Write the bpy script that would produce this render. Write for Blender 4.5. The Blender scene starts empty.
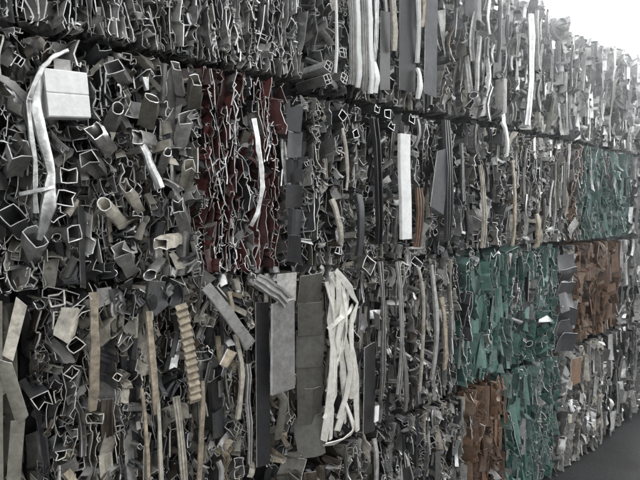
import bpy, math, random
from mathutils import Vector, Matrix

# ------------------------------------------------------------------ camera, sky, sun, exposure
scene = bpy.context.scene
COL = scene.collection
R = math.radians
FPX, CAMD, CAMH = 505.0, 1.40, 1.63          # focal length in photo pixels, distance to the stack, eye height
YAW, PITCH = R(49.9), R(-3.6)                # angle between the view and the run of the stack

cam = bpy.data.cameras.new('camera')
cam.sensor_width = 36.0
cam.lens = FPX / 640.0 * 36.0
cam.clip_start, cam.clip_end = 0.02, 2000.0
cam_ob = bpy.data.objects.new('camera', cam)
COL.objects.link(cam_ob)
fwd = Vector((math.cos(YAW) * math.cos(PITCH), math.sin(YAW) * math.cos(PITCH), math.sin(PITCH)))
rgt = Vector((math.sin(YAW), -math.cos(YAW), 0.0))
upv = rgt.cross(fwd)
CPOS = Vector((0.0, -CAMD, CAMH))
cam_ob.matrix_world = Matrix((
    (rgt.x, upv.x, -fwd.x, CPOS.x), (rgt.y, upv.y, -fwd.y, CPOS.y),
    (rgt.z, upv.z, -fwd.z, CPOS.z), (0, 0, 0, 1)))
scene.camera = cam_ob

SUN_AZ, SUN_EL = R(20.0), R(25.0)            # direction towards the sun, azimuth measured from +X
world = bpy.data.worlds.new('World')
scene.world = world
world.use_nodes = True
wn, wl = world.node_tree.nodes, world.node_tree.links
wn.clear()
sky = wn.new('ShaderNodeTexSky')
sky.sky_type = 'NISHITA'
sky.sun_disc = False
sky.sun_elevation = SUN_EL
sky.sun_rotation = R(90.0) - SUN_AZ
sky.air_density, sky.dust_density, sky.ozone_density = 1.0, 4.0, 1.0
hs = wn.new('ShaderNodeHueSaturation')
hs.inputs['Saturation'].default_value = 0.10
bg = wn.new('ShaderNodeBackground')
bg.inputs['Strength'].default_value = 0.15
wo = wn.new('ShaderNodeOutputWorld')
wl.new(sky.outputs[0], hs.inputs['Color'])
wl.new(hs.outputs[0], bg.inputs['Color'])
wl.new(bg.outputs[0], wo.inputs['Surface'])

sun = bpy.data.lights.new('sun', 'SUN')
sun.energy = 1.5
sun.angle = R(25.0)
sun.color = (1.0, 0.97, 0.92)
sun_ob = bpy.data.objects.new('sun', sun)
COL.objects.link(sun_ob)
sdir = Vector((math.cos(SUN_AZ) * math.cos(SUN_EL), math.sin(SUN_AZ) * math.cos(SUN_EL), math.sin(SUN_EL)))
sun_ob.rotation_euler = (-sdir).to_track_quat('-Z', 'Y').to_euler()
sun_ob.location = (0, -3, 8)

vs = scene.view_settings
vs.view_transform = 'Standard'
vs.look = 'None'
vs.exposure = 2.1
vs.gamma = 1.0
vs.use_curve_mapping = False


def at(px, py, y=0.0):
    """point of the plane y = const that the photograph shows at pixel (px, py)"""
    d = fwd * FPX + rgt * (px - 320.0) + upv * (240.0 - py)
    t = (y - CPOS.y) / d.y
    return CPOS + d * t


def pxsize(p, size):
    return size * FPX / max(0.3, (p - CPOS).dot(fwd))


# ------------------------------------------------------------------ materials
MATS = {}


def material(name, col, metal=0.0, rough=0.5, var=0.35, dirt=0.35, dirtcol=(0.06, 0.052, 0.043), bump=0.15,
             huevar=0.0, scale=14.0, mottle=0.4):
    m = bpy.data.materials.new(name)
    m.use_nodes = True
    nt = m.node_tree
    N, L = nt.nodes, nt.links
    b = N['Principled BSDF']
    geo = N.new('ShaderNodeNewGeometry')
    tc = N.new('ShaderNodeTexCoord')
    n1 = N.new('ShaderNodeTexNoise')
    n1.inputs['Scale'].default_value = scale
    n1.inputs['Detail'].default_value = 5.0
    n1.inputs['Roughness'].default_value = 0.65
    L.new(geo.outputs['Position'], n1.inputs['Vector'])
    # brightness of the single piece
    mr = N.new('ShaderNodeMapRange')
    mr.inputs['To Min'].default_value = 1.0 - var
    mr.inputs['To Max'].default_value = 1.0 + var
    L.new(geo.outputs['Random Per Island'], mr.inputs['Value'])
    hv = N.new('ShaderNodeHueSaturation')
    hv.inputs['Color'].default_value = (*col, 1)
    L.new(mr.outputs[0], hv.inputs['Value'])
    if huevar:
        mh = N.new('ShaderNodeMapRange')
        mh.inputs['To Min'].default_value = 0.5 - huevar
        mh.inputs['To Max'].default_value = 0.5 + huevar
        L.new(n1.outputs[0], mh.inputs['Value'])
        L.new(mh.outputs[0], hv.inputs['Hue'])
    # grime
    rmp = N.new('ShaderNodeMapRange')
    rmp.inputs['From Min'].default_value = 0.47
    rmp.inputs['From Max'].default_value = 0.68
    rmp.inputs['To Max'].default_value = dirt
    L.new(n1.outputs[0], rmp.inputs['Value'])
    mx = N.new('ShaderNodeMix')
    mx.data_type = 'RGBA'
    L.new(rmp.outputs[0], mx.inputs['Factor'])
    L.new(hv.outputs[0], mx.inputs[6])
    mx.inputs[7].default_value = (*dirtcol, 1)
    n3 = N.new('ShaderNodeTexNoise')
    n3.inputs['Scale'].default_value = 55.0
    n3.inputs['Detail'].default_value = 4.0
    n3.inputs['Roughness'].default_value = 0.7
    L.new(geo.outputs['Position'], n3.inputs['Vector'])
    mo = N.new('ShaderNodeMapRange')
    mo.inputs['From Min'].default_value = 0.3
    mo.inputs['From Max'].default_value = 0.7
    mo.inputs['To Min'].default_value = 1.0 - mottle
    mo.inputs['To Max'].default_value = 1.0 + mottle * 0.4
    L.new(n3.outputs[0], mo.inputs['Value'])
    h2 = N.new('ShaderNodeHueSaturation')
    L.new(mx.outputs[2], h2.inputs['Color'])
    L.new(mo.outputs[0], h2.inputs['Value'])
    L.new(h2.outputs[0], b.inputs['Base Color'])
    # roughness and metal dulled by the grime
    rr = N.new('ShaderNodeMapRange')
    rr.inputs['To Min'].default_value = max(0.05, rough - 0.12)
    rr.inputs['To Max'].default_value = min(1.0, rough + 0.22)
    L.new(n1.outputs[0], rr.inputs['Value'])
    L.new(rr.outputs[0], b.inputs['Roughness'])
    if metal:
        mm = N.new('ShaderNodeMath')
        mm.operation = 'SUBTRACT'
        mm.inputs[0].default_value = metal
        L.new(rmp.outputs[0], mm.inputs[1])
        mm.use_clamp = True
        L.new(mm.outputs[0], b.inputs['Metallic'])
    if bump:
        n2 = N.new('ShaderNodeTexNoise')
        n2.inputs['Scale'].default_value = 90.0
        n2.inputs['Detail'].default_value = 3.0
        L.new(geo.outputs['Position'], n2.inputs['Vector'])
        bp = N.new('ShaderNodeBump')
        bp.inputs['Strength'].default_value = bump
        bp.inputs['Distance'].default_value = 0.004
        L.new(n2.outputs[0], bp.inputs['Height'])
        L.new(bp.outputs[0], b.inputs['Normal'])
    MATS[name] = m
    return m


material('bare_aluminium', (0.60, 0.60, 0.585), 0.85, 0.32, 0.40, 0.30)
material('bright_aluminium', (0.66, 0.66, 0.65), 0.92, 0.26, 0.20, 0.25)
material('dull_aluminium', (0.36, 0.355, 0.34), 0.70, 0.38, 0.55, 0.40)
material('cut_edge', (0.82, 0.815, 0.80), 0.40, 0.38, 0.35, 0.30, bump=0.0)
material('dirty_cut_edge', (0.56, 0.54, 0.49), 0.35, 0.42, 0.45, 0.45, bump=0.0)
material('anthracite_paint', (0.050, 0.051, 0.053), 0.0, 0.32, 0.5, 0.25)
material('black_paint', (0.020, 0.020, 0.021), 0.0, 0.30, 0.4, 0.3)
material('grey_paint', (0.150, 0.147, 0.138), 0.0, 0.36, 0.5, 0.35)
material('pale_grey_paint', (0.38, 0.375, 0.355), 0.0, 0.38, 0.3, 0.45)
material('bronze_anodised', (0.085, 0.068, 0.050), 0.5, 0.36, 0.4, 0.35)
material('olive_grey_paint', (0.165, 0.158, 0.130), 0.1, 0.42, 0.35, 0.45)
material('dark_olive_paint', (0.075, 0.072, 0.060), 0.1, 0.42, 0.3, 0.45)
material('white_paint', (0.82, 0.82, 0.80), 0.0, 0.36, 0.06, 0.15, mottle=.15)
material('ivory_paint', (0.76, 0.74, 0.67), 0.0, 0.38, 0.12, 0.20, mottle=.25)
material('cream_paint', (0.50, 0.465, 0.39), 0.0, 0.42, 0.3, 0.55, scale=24)
material('tan_woodgrain', (0.40, 0.34, 0.25), 0.0, 0.5, 0.25, 0.75, (0.14, 0.115, 0.085), scale=26, mottle=.6)
material('green_paint', (0.085, 0.165, 0.140), 0.0, 0.38, 0.40, 0.60, (0.17, 0.19, 0.18), huevar=0.03, scale=24)
material('brown_paint', (0.170, 0.102, 0.064), 0.0, 0.40, 0.40, 0.60, (0.10, 0.08, 0.062), huevar=0.02, scale=24)
material('dark_red_paint', (0.110, 0.032, 0.028), 0.0, 0.38, 0.5, 0.6, (0.06, 0.045, 0.042), scale=30)
material('faded_green_paint', (0.125, 0.185, 0.165), 0.0, 0.45, 0.30, 0.65, (0.07, 0.10, 0.09), scale=24)
material('dark_green_paint', (0.030, 0.085, 0.070), 0.0, 0.36, 0.40, 0.50, (0.09, 0.10, 0.095), scale=24)
material('faded_brown_paint', (0.215, 0.150, 0.108), 0.0, 0.45, 0.30, 0.6, (0.11, 0.085, 0.065), scale=24)
material('dark_brown_paint', (0.085, 0.052, 0.036), 0.0, 0.40, 0.40, 0.6, (0.12, 0.10, 0.085), scale=24)
material('maroon_paint', (0.060, 0.022, 0.021), 0.0, 0.38, 0.40, 0.5, (0.09, 0.06, 0.055), scale=30)
material('steel_blue_paint', (0.045, 0.049, 0.055), 0.0, 0.62, 0.3, 0.25)
material('packed_scrap', (0.07, 0.07, 0.07), 0.3, 0.55, 0.4, 0.6, (0.03, 0.028, 0.025), bump=0.6)  # bale core: shade of the gaps put into a dark base colour
material('asphalt', (0.030, 0.031, 0.031), 0.0, 0.88, 0.0, 0.6, (0.018, 0.018, 0.018), bump=0.7, scale=3.0)
MATS['asphalt'].node_tree.nodes['Principled BSDF'].inputs['Specular IOR Level'].default_value = 0.25


# ------------------------------------------------------------------ mesh pieces
class Piece:
    def __init__(self, name='profile'):
        self.V, self.F, self.M, self.name = [], [], [], name
        self.mats = ('bare_aluminium', 'cut_edge')

    def box(self):
        xs = [v[0] for v in self.V]; ys = [v[1] for v in self.V]; zs = [v[2] for v in self.V]
        return min(xs), max(xs), min(ys), max(ys), min(zs), max(zs)


def ribbon(P, pts, closed, th, y0, y1, rng, drift=(0, 0), yj=0.006, nseg=2, dent=0.003, m0=0, m1=1, ysl=(0, 0), lin=False, squash=0.0):
    """a thin wall whose outline pts (x, z) runs from y0 back to y1; its front rim is the cut edge"""
    n = len(pts)
    if n < 2:
        return
    nor = []
    for i in range(n):
        a = pts[(i - 1) % n] if (closed or i > 0) else pts[i]
        b = pts[(i + 1) % n] if (closed or i < n - 1) else pts[i]
        dx, dz = b[0] - a[0], b[1] - a[1]
        l = math.hypot(dx, dz) or 1.0
        nor.append((-dz / l, dx / l))
    base = len(P.V)
    cx = sum(p[0] for p in pts) / n; cz = sum(p[1] for p in pts) / n
    h = th * 0.5
    sqk = rng.choice(((1, -.3), (-.3, 1)))
    for k in range(nseg + 1):
        t = k / nseg
        y = y0 + (y1 - y0) * t
        q = t if lin else t * t
        ox, oz = drift[0] * q, drift[1] * q
        sq = 1.0 - squash * math.sin(t * 2.6) * sqk[0], 1.0 - squash * math.sin(t * 2.6) * sqk[1]
        js = [(0, 0, rng.uniform(-yj, yj)) if k == 0 else
              (rng.uniform(-dent, dent), rng.uniform(-dent, dent), 0) for _ in range(n)]
        for side in (1, -1):
            for i in range(n):
                yy = y + js[i][2]
                if k == 0:
                    yy += ysl[0] * (pts[i][0] - cx) + ysl[1] * (pts[i][1] - cz)
                P.V.append((cx + (pts[i][0] - cx) * sq[0] + nor[i][0] * h * side + ox + js[i][0], yy,
                            cz + (pts[i][1] - cz) * sq[1] + nor[i][1] * h * side + oz + js[i][1]))
    e = n if closed else n - 1
    w = 2 * n
    for i in range(e):
        j = (i + 1) % n
        P.F.append((base + i, base + j, base + n + j, base + n + i)); P.M.append(m1)
        for k in range(nseg):
            a = base + k * w; b = a + w
            P.F.append((a + i, b + i, b + j, a + j)); P.M.append(m0)
            P.F.append((a + n + i, a + n + j, b + n + j, b + n + i)); P.M.append(m0)
    if not closed:
        for k in range(nseg):
            a = base + k * w; b = a + w
            P.F.append((a, a + n, b + n, b)); P.M.append(m1)
            P.F.append((a + n - 1, b + n - 1, b + 2 * n - 1, a + 2 * n - 1)); P.M.append(m1)


def smooth_line(q, sub, closed=False):
    """Catmull-Rom through the points q (tuples or Vectors)"""
    n = len(q)
    out = []
    for i in range(n if closed else n - 1):
        if closed:
            a, b, c, d = q[(i - 1) % n], q[i], q[(i + 1) % n], q[(i + 2) % n]
        else:
            a, b, c, d = q[max(0, i - 1)], q[i], q[i + 1], q[min(n - 1, i + 2)]
        for k in range(sub):
            t = k / sub
            out.append(tuple(.5 * (2 * b[j] + (c[j] - a[j]) * t + (2 * a[j] - 5 * b[j] + 4 * c[j] - d[j]) * t * t +
                             (3 * b[j] - a[j] - 3 * c[j] + d[j]) * t ** 3) for j in range(len(b))))
    if not closed:
        out.append(tuple(q[-1]))
    return out


def kinked(q, sub):
    out = []
    for i in range(len(q) - 1):
        for k in range(sub):
            t = k / sub
            out.append(tuple(q[i][j] + (q[i + 1][j] - q[i][j]) * t for j in range(len(q[i]))))
    out.append(tuple(q[-1]))
    return out


def frame(T, up=Vector((0, -1, 0))):
    T = T.normalized()
    N = up - T * up.dot(T)
    if N.length < 1e-4:
        N = Vector((1, 0, 0)) - T * T.x
    N.normalize()
    return T, N, N.cross(T)


def sweep(P, sect, path, m0=0, m1=1, scales=None, roll=0.0, rolls=None):
    """closed section (a across, b towards the viewer) along a 3D path"""
    n, base = len(sect), len(P.V)
    for k, p in enumerate(path):
        a = path[max(0, k - 1)]; b = path[min(len(path) - 1, k + 1)]
        T, N, B = frame(b - a)
        s = scales[k] if scales else 1.0
        ro = rolls[k] if rolls else roll
        c, sn = math.cos(ro), math.sin(ro)
        for (u, w) in sect:
            u2, w2 = (u * c - w * sn) * s, (u * sn + w * c) * s
            q = p + B * u2 + N * w2
            P.V.append((q.x, q.y, q.z))
    for k in range(len(path) - 1):
        for i in range(n):
            j = (i + 1) % n
            P.F.append((base + k * n + i, base + k * n + j, base + (k + 1) * n + j, base + (k + 1) * n + i)); P.M.append(m0)
    e = base + (len(path) - 1) * n
    P.F.append(tuple(base + i for i in range(n))[::-1]); P.M.append(m1)
    P.F.append(tuple(e + i for i in range(n))); P.M.append(m1)


def plate(P, org, w, h, rng, crumple=0.25, th=0.003, nx=4, ny=4, rot=(0, 0, 0), folds=3, jit=0.10, m0=0, m1=1, curl=0.0, curl_a=0.0):
    """a creased piece of sheet, w by h, centred on org; rot = yaw, pitch, roll"""
    cr = []
    for _ in range(folds):
        a = rng.uniform(0, math.pi)
        if rng.random() < 0.6:
            a = rng.uniform(-0.3, 0.3)
        cr.append((math.cos(a), math.sin(a), rng.uniform(-0.35, 0.35), rng.uniform(-1, 1) * crumple))
    M = Matrix.Rotation(rot[0], 3, 'Z') @ Matrix.Rotation(rot[1], 3, 'X') @ Matrix.Rotation(rot[2], 3, 'Y')
    base = len(P.V)
    pts = []
    cj = [[(rng.uniform(-jit, jit), rng.uniform(-jit, jit)) for _ in range(2)] for _ in range(2)]
    for j in range(ny + 1):
        for i in range(nx + 1):
            a, b = i / nx - 0.5, j / ny - 0.5
            fa, fb = i / nx, j / ny
            ja = sum(cj[q][p][0] * (fa if p else 1 - fa) * (fb if q else 1 - fb) for p in (0, 1) for q in (0, 1))
            jb = sum(cj[q][p][1] * (fa if p else 1 - fa) * (fb if q else 1 - fb) for p in (0, 1) for q in (0, 1))
            d = sum(s * abs(cx * a + cz * b - c) for cx, cz, c, s in cr) * min(w, h * 1.5) + rng.uniform(-1, 1) * 0.012 * w * (crumple > 0.05)
            d += curl * w * (a * math.cos(curl_a) + b * math.sin(curl_a)) ** 2 * 2
            pts.append(Vector(((a + ja) * w, d, (b + jb) * h)))
    my = sum(p.y for p in pts) / len(pts)
    for side in (-1, 1):
        for p in pts:
            q = M @ Vector((p.x, p.y - my + side * th * 0.5, p.z))
            P.V.append((org.x + q.x, org.y + q.y, org.z + q.z))
    n = (nx + 1) * (ny + 1)
    for j in range(ny):
        for i in range(nx):
            a = base + j * (nx + 1) + i
            P.F.append((a, a + 1, a + nx + 2, a + nx + 1)); P.M.append(m0)
            P.F.append((a + n, a + n + nx + 1, a + n + nx + 2, a + n + 1)); P.M.append(m0)
    rim = [i for i in range(nx + 1)] + [(nx + 1) * j + nx for j in range(1, ny + 1)] + \
          [(nx + 1) * ny + i for i in range(nx - 1, -1, -1)] + [(nx + 1) * j for j in range(ny - 1, 0, -1)]
    for k in range(len(rim)):
        a, b = base + rim[k], base + rim[(k + 1) % len(rim)]
        P.F.append((b, a, a + n, b + n)); P.M.append(m1)


# ---- sections of crushed extrusions: lists of (points, closed), about w by h round the origin
def s_box(r, w, h, crush=0.14):
    c = [(-w / 2, -h / 2), (w / 2, -h / 2), (w / 2, h / 2), (-w / 2, h / 2)]
    c = [(x + r.uniform(-crush, crush) * w, z + r.uniform(-crush, crush) * h) for x, z in c]
    o = []
    hit = r.randint(0, 7)
    for i in range(4):
        a, b = c[i], c[(i + 1) % 4]
        o.append(a)
        d = r.uniform(.1, .4) if i == hit else r.uniform(-.08, .01)
        t = r.uniform(0.3, 0.7)
        o.append((a[0] + (b[0] - a[0]) * t - (a[0] + b[0]) * d, a[1] + (b[1] - a[1]) * t - (a[1] + b[1]) * d))
    return [(o, True)]


def s_neat(r, w, h):
    return s_box(r, w, h, 0.03)


def s_window(r, w, h):
    b = s_box(r, w * 0.7, h * 0.7, 0.12)
    o = b[0][0]
    p, q = o[2], o[4]
    f = 0.35 * w
    fin = [p, (p[0] + f, p[1] + r.uniform(-.1, .1) * h), (p[0] + f, p[1] + 0.16 * h * r.choice((-1, 1)))]
    fin2 = [q, (q[0] + r.uniform(-.1, .1) * w, q[1] + 0.3 * h), (q[0] + 0.16 * w * r.choice((-1, 1)), q[1] + 0.32 * h)]
    web = [o[1], o[5]]
    return b + [(fin, False), (fin2, False)] + ([(web, False)] if r.random() < .5 else [])


def s_channel(r, w, h):
    l = r.uniform(0.15, 0.35)
    p = [(-w / 2 + l * w, h / 2), (-w / 2, h / 2), (-w / 2, 0), (-w / 2 + r.uniform(-.1, .15) * w, -h / 2), (0, -h / 2 + r.uniform(-.1, .2) * h),
         (w / 2, -h / 2), (w / 2 + r.uniform(-.2, .1) * w, 0), (w / 2, h / 2), (w / 2 - l * w, h / 2 + r.uniform(-.15, .1) * h)]
    return [(p, False)]


def s_angle(r, w, h):
    p = [(-w / 2, h / 2), (-w / 2 + r.uniform(-.1, .1) * w, 0), (-w / 2, -h / 2), (0, -h / 2 + r.uniform(-.1, .15) * h), (w / 2, -h / 2 + r.uniform(0, .3) * h)]
    return [(p, False)]


def s_tee(r, w, h):
    a = r.uniform(-.2, .2) * w
    return [([(-w / 2, h / 2 + r.uniform(-.1, .1) * h), (a, h * .45), (w / 2, h / 2)], False),
            ([(a, h * .45), (a + r.uniform(-.2, .2) * w, 0), (a + r.uniform(-.2, .2) * w, -h / 2)], False),
            ([(a - .12 * w, -h / 2), (a + .15 * w, -h / 2)], False)]


def s_tube(r, w, h):
    n = 11
    k = r.uniform(0.6, 1.0)
    return [([(math.cos(6.2832 * i / n) * w / 2 * (1 + r.uniform(-.06, .06)), math.sin(6.2832 * i / n) * h / 2 * k * (1 + r.uniform(-.06, .06))) for i in range(n)], True)]


def s_crush(r, w, h):
    """a tube squashed in from one or two sides"""
    q = [(-w / 2, -h / 2), (0, -h / 2), (w / 2, -h / 2), (w / 2, 0), (w / 2, h / 2), (0, h / 2), (-w / 2, h / 2), (-w / 2, 0)]
    d = [r.uniform(-.08, .08) for _ in range(8)]
    d[r.choice((1, 3, 5, 7))] = r.uniform(.15, .6)
    q = [(x * (1 - k) + r.uniform(-.09, .09) * w, z * (1 - k) + r.uniform(-.09, .09) * h) for (x, z), k in zip(q, d)]
    if r.random() < .6:
        q = smooth_line(q, 2, True)
    return [(q, True)]


def s_chamber(r, w, h):
    o = s_box(r, w, h, 0.05)
    p = o[0][0]
    return o + [([p[1], p[5]], False), ([p[3], p[7]], False)]


def s_wiggle(r, w, h):
    """a sheet or profile wall folded up like a ribbon, seen on its cut edge"""
    z = h / 2
    s = r.choice((-1, 1))
    o = [(r.uniform(-.3, .3) * w, z)]
    extra = []
    while z > -h / 2:
        dz = r.choice((0.004, 0.010, 0.016, 0.026, 0.04, .055)) * r.uniform(.7, 1.3)
        z -= dz
        x = s * w / 2 * r.uniform(0.1, 1.0)
        if r.random() < .68:
            s = -s
        o.append((x, z))
        if r.random() < .15:
            z += r.uniform(0.004, 0.012)
            o.append((x + s * w * .3, z))
        if r.random() < .22:
            t = r.uniform(.005, .014)
            a = r.uniform(0, 6.28)
            e = (x + math.cos(a) * t, z + math.sin(a) * t)
            extra.append(([(x, z), e, (e[0] + math.cos(a + 1.6) * t * .5, e[1] + math.sin(a + 1.6) * t * .5)], False))
    if r.random() < .55 and len(o) > 2:
        o = smooth_line(o, 3)
    return [(o, False)] + extra


def s_hook(r, w, h):
    """thin profile leg ending in small hooks"""
    k = min(w, h) * .22
    d = r.uniform(-.25, .25) * w
    p = [(-w * .2 - k, h / 2 - k), (-w * .2 - k * .7, h / 2), (-w * .2, h / 2), (d, h * .15), (d + r.uniform(-.2, .2) * w, -h * .15), (w * .2, -h / 2), (w * .2 + k, -h / 2 + r.uniform(0, k)), (w * .2 + k, -h / 2 + k * 1.6)]
    return [(p, False)]


SECT = dict(box=s_box, neat=s_neat, window=s_window, channel=s_channel, angle=s_angle, tee=s_tee, tube=s_tube,
            crush=s_crush, chamber=s_chamber, wiggle=s_wiggle, hook=s_hook)


def place_section(sec, x, z, ang):
    c, s = math.cos(ang), math.sin(ang)
    return [([(x + u * c - v * s, z + u * s + v * c) for u, v in pts], cl) for pts, cl in sec]


# ---- sections for long bars (closed outlines, a across, b out of the face)
def b_flat(w, d):
    return [(-w / 2, -d / 2), (w / 2, -d / 2), (w / 2, d * .35), (w / 2 - d * .15, d / 2), (-w / 2 + d * .15, d / 2), (-w / 2, d * .35)]


def b_ridged(w, d):
    g = d * .3
    return [(-w / 2, -d / 2), (w / 2, -d / 2), (w / 2, d / 2), (w * .30, d / 2), (w * .28, d / 2 - g), (w * .10, d / 2 - g), (w * .08, d / 2),
            (-w * .12, d / 2), (-w * .14, d / 2 - g), (-w * .34, d / 2 - g), (-w * .36, d / 2), (-w / 2, d / 2)]


def b_channel(w, d):
    t = min(.004, w * .2)
    return [(-w / 2, -d / 2), (w / 2, -d / 2), (w / 2, d / 2), (w / 2 - t, d / 2), (w / 2 - t, -d / 2 + t), (-w / 2 + t, -d / 2 + t), (-w / 2 + t, d / 2), (-w / 2, d / 2)]


def b_angle(w, d):
    t = min(.004, w * .2)
    return [(-w / 2, -d / 2), (-w / 2 + t, -d / 2), (-w / 2 + t, d / 2 - t), (w / 2, d / 2 - t), (w / 2, d / 2), (-w / 2, d / 2)]


def b_round(w, d):
    return [(math.cos(6.2832 * i / 10) * w / 2, math.sin(6.2832 * i / 10) * d / 2) for i in range(10)]


def b_groove(w, d):
    g = .003
    return [(-w / 2, -d / 2), (w / 2, -d / 2), (w / 2, d * .44), (w / 2 - .003, d / 2), (g, d / 2), (0, d / 2 - g), (-g, d / 2), (-w / 2 + .003, d / 2), (-w / 2, d * .44)]


BAR = dict(groove=b_groove, flat=b_flat, ridged=b_ridged, channel=b_channel, angle=b_angle, round=b_round)


# ------------------------------------------------------------------ objects
def mesh_object(name, P, parent, origin=None, kind=None, label=None):
    me = bpy.data.meshes.new(name)
    if origin is None:
        x0, x1, y0, y1, z0, z1 = P.box()
        origin = Vector(((x0 + x1) / 2, (y0 + y1) / 2, (z0 + z1) / 2))
    ox, oy, oz = origin
    me.from_pydata([(x - ox, y - oy, z - oz) for x, y, z in P.V], [], P.F)
    for m in P.mats:
        me.materials.append(MATS[m])
    me.polygons.foreach_set('material_index', P.M)
    me.polygons.foreach_set('use_smooth', [True] * len(P.F))
    me.set_sharp_from_angle(angle=R(32))
    me.update()
    o = bpy.data.objects.new(name, me)
    COL.objects.link(o)
    if parent is not None:
        o.parent = parent
        o.location = origin - parent.location
    else:
        o.location = origin
    if kind:
        o['kind'] = kind
    if label:
        o['label'] = label
    return o


def join(pieces):
    J = Piece('loose_scrap')
    mats = []
    for p in pieces:
        b = len(J.V)
        J.V += p.V
        J.F += [tuple(i + b for i in f) for f in p.F]
        mp = []
        for m in p.mats:
            if m not in mats:
                mats.append(m)
            mp.append(mats.index(m))
        J.M += [mp[i] for i in p.M]
    J.mats = mats
    return J


HEROES = {}      # bale key -> [(piece, label)]
KEEP = []        # footprints (segments on the face) that the filling stays behind: (x0, z0, x1, z1, half width)


def hero(key, P, label=None):
    HEROES.setdefault(key, []).append((P, label))


def keep(a, b, hw):
    KEEP.append((a.x, a.z, b.x, b.z, hw))


def kept(x, z, rad):
    for x0, z0, x1, z1, hw in KEEP:
        dx, dz = x1 - x0, z1 - z0
        l2 = dx * dx + dz * dz or 1e-9
        t = min(1, max(0, ((x - x0) * dx + (z - z0) * dz) / l2))
        if math.hypot(x - x0 - dx * t, z - z0 - dz * t) < hw + rad * .55:
            return True
    return False


def pick(r, table):
    t = sum(w for _, w in table)
    u = r.uniform(0, t)
    for k, w in table:
        u -= w
        if u <= 0:
            return k
    return table[-1][0]


# ------------------------------------------------------------------ filling a bale face with pieces
def make_piece(r, kind, x, z, w, h, mat, edge, yf, depth, tilt=1.0, th=0.0021, nseg=2):
    P = Piece()
    P.mats = (mat, edge)
    if kind == 'ribbon':                     # tall creased strip of sheet, folds running up and down
        P.name = 'sheet'
        plate(P, Vector((x, yf + 0.02, z)), w * 1.15, h, r, crumple=r.uniform(.3, 1.0), th=r.uniform(.0018, .003), nx=5, ny=6,
              rot=(r.uniform(-.8, .5) * tilt, r.uniform(-.12, .12), r.uniform(-.12, .12)), folds=4, jit=.12, curl=r.uniform(-.8, 1.2))
        return P
    if kind == 'panel':
        P.name = 'sheet'
        cu = r.uniform(.5, 1.6) * r.choice((1, 1, -1)) if r.random() < .55 else 0
        plate(P, Vector((x, yf + 0.02, z)), w, h, r, crumple=r.uniform(.1, .55) * (.5 if cu else 1), th=r.uniform(.0018, .003), nx=5 if cu else 3, ny=4,
              rot=(r.uniform(-1.0, .8) * tilt, r.uniform(-.6, .6) * tilt, r.uniform(-.45, .45) * tilt), folds=r.randint(1, 4), jit=.18,
              curl=cu, curl_a=r.uniform(-.5, .5) if r.random() < .7 else r.uniform(0, 3))
        return P
    if kind == 'strip':
        P.name = 'strip'
        f = r.choice(('flat', 'ridged', 'channel', 'angle', 'ridged', 'channel'))
        d = r.uniform(.008, .02)
        n = 5
        bx, by = r.uniform(-.02, .02) * tilt, r.uniform(-.01, .02)
        lean = r.uniform(-.06, .06) * tilt
        path = []
        for k in range(n):
            t = k / (n - 1)
            q = math.sin(t * 3.1416)
            path.append(Vector((x + lean * (t - .5) * h * 2 + bx * q + r.uniform(-.002, .002), yf + by * q, z - h / 2 + h * t)))
        sweep(P, BAR[f](w, d), path, roll=r.uniform(-.5, .5) * tilt)
        return P
    ang = 0.0
    if kind == 'wiggle':
        P.name = 'folded_profile'
        ang = r.uniform(-.12, .12) * tilt
    elif kind == 'hook':
        ang = r.uniform(-.6, .6) * tilt
    else:
        ang = r.uniform(-3.14, 3.14) if r.random() < .5 * tilt else r.uniform(-.4, .4)
        if kind == 'tube':
            P.name = 'tube'
    if kind == 'chunk':                      # a cut length of profile lying askew, its flank towards the viewer
        P.name = 'profile'
        kk = r.choice(('box', 'tube', 'channel', 'tube', 'angle', 'chamber', 'crush', 'crush', 'channel', 'angle', 'window', 'box'))
        ln = max(w, h) * r.uniform(1.0, 2.0)
        ss = min(w, h) * r.uniform(.5, 1.0)
        ysl = (r.uniform(-.7, .7), r.uniform(-.7, .7))
        sqz = r.uniform(-.25, .65)
        for pts, cl in place_section(SECT[kk](r, ss, ss * r.uniform(.6, 1.3)), 0, 0, r.uniform(0, 6.28)):
            ribbon(P, pts, cl, th, -ln * .4, ln * .6, r, (r.uniform(-.02, .02), r.uniform(-.02, .02)), yj=.003, nseg=nseg + 2, dent=.09 * ss, ysl=ysl, squash=sqz if cl else 0)
        M = Matrix.Rotation(r.uniform(-1.1, 1.1) * tilt, 3, 'Z') @ Matrix.Rotation(r.choice((-1, 1)) * r.uniform(.2, 1.25), 3, 'X')
        P.V = [tuple(M @ Vector(v) + Vector((x, yf + .015, z))) for v in P.V]
        return P
    sec = place_section(SECT[kind](r, w, h), x, z, ang)
    dr = (r.uniform(-.06, .065), r.uniform(-.055, .05))
    th *= r.choice((.6, .8, 1.0, 1.2, 1.5, 2.2))
    ysl = (r.uniform(-.35, .35), r.uniform(-.3, .3))
    big = len(sec[0][0]) > 10
    for pts, cl in sec:
        ribbon(P, pts, cl, th, yf, yf + depth, r, dr, yj=.004, nseg=nseg, dent=.0035 if big else .002, ysl=ysl)
    return P


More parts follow.
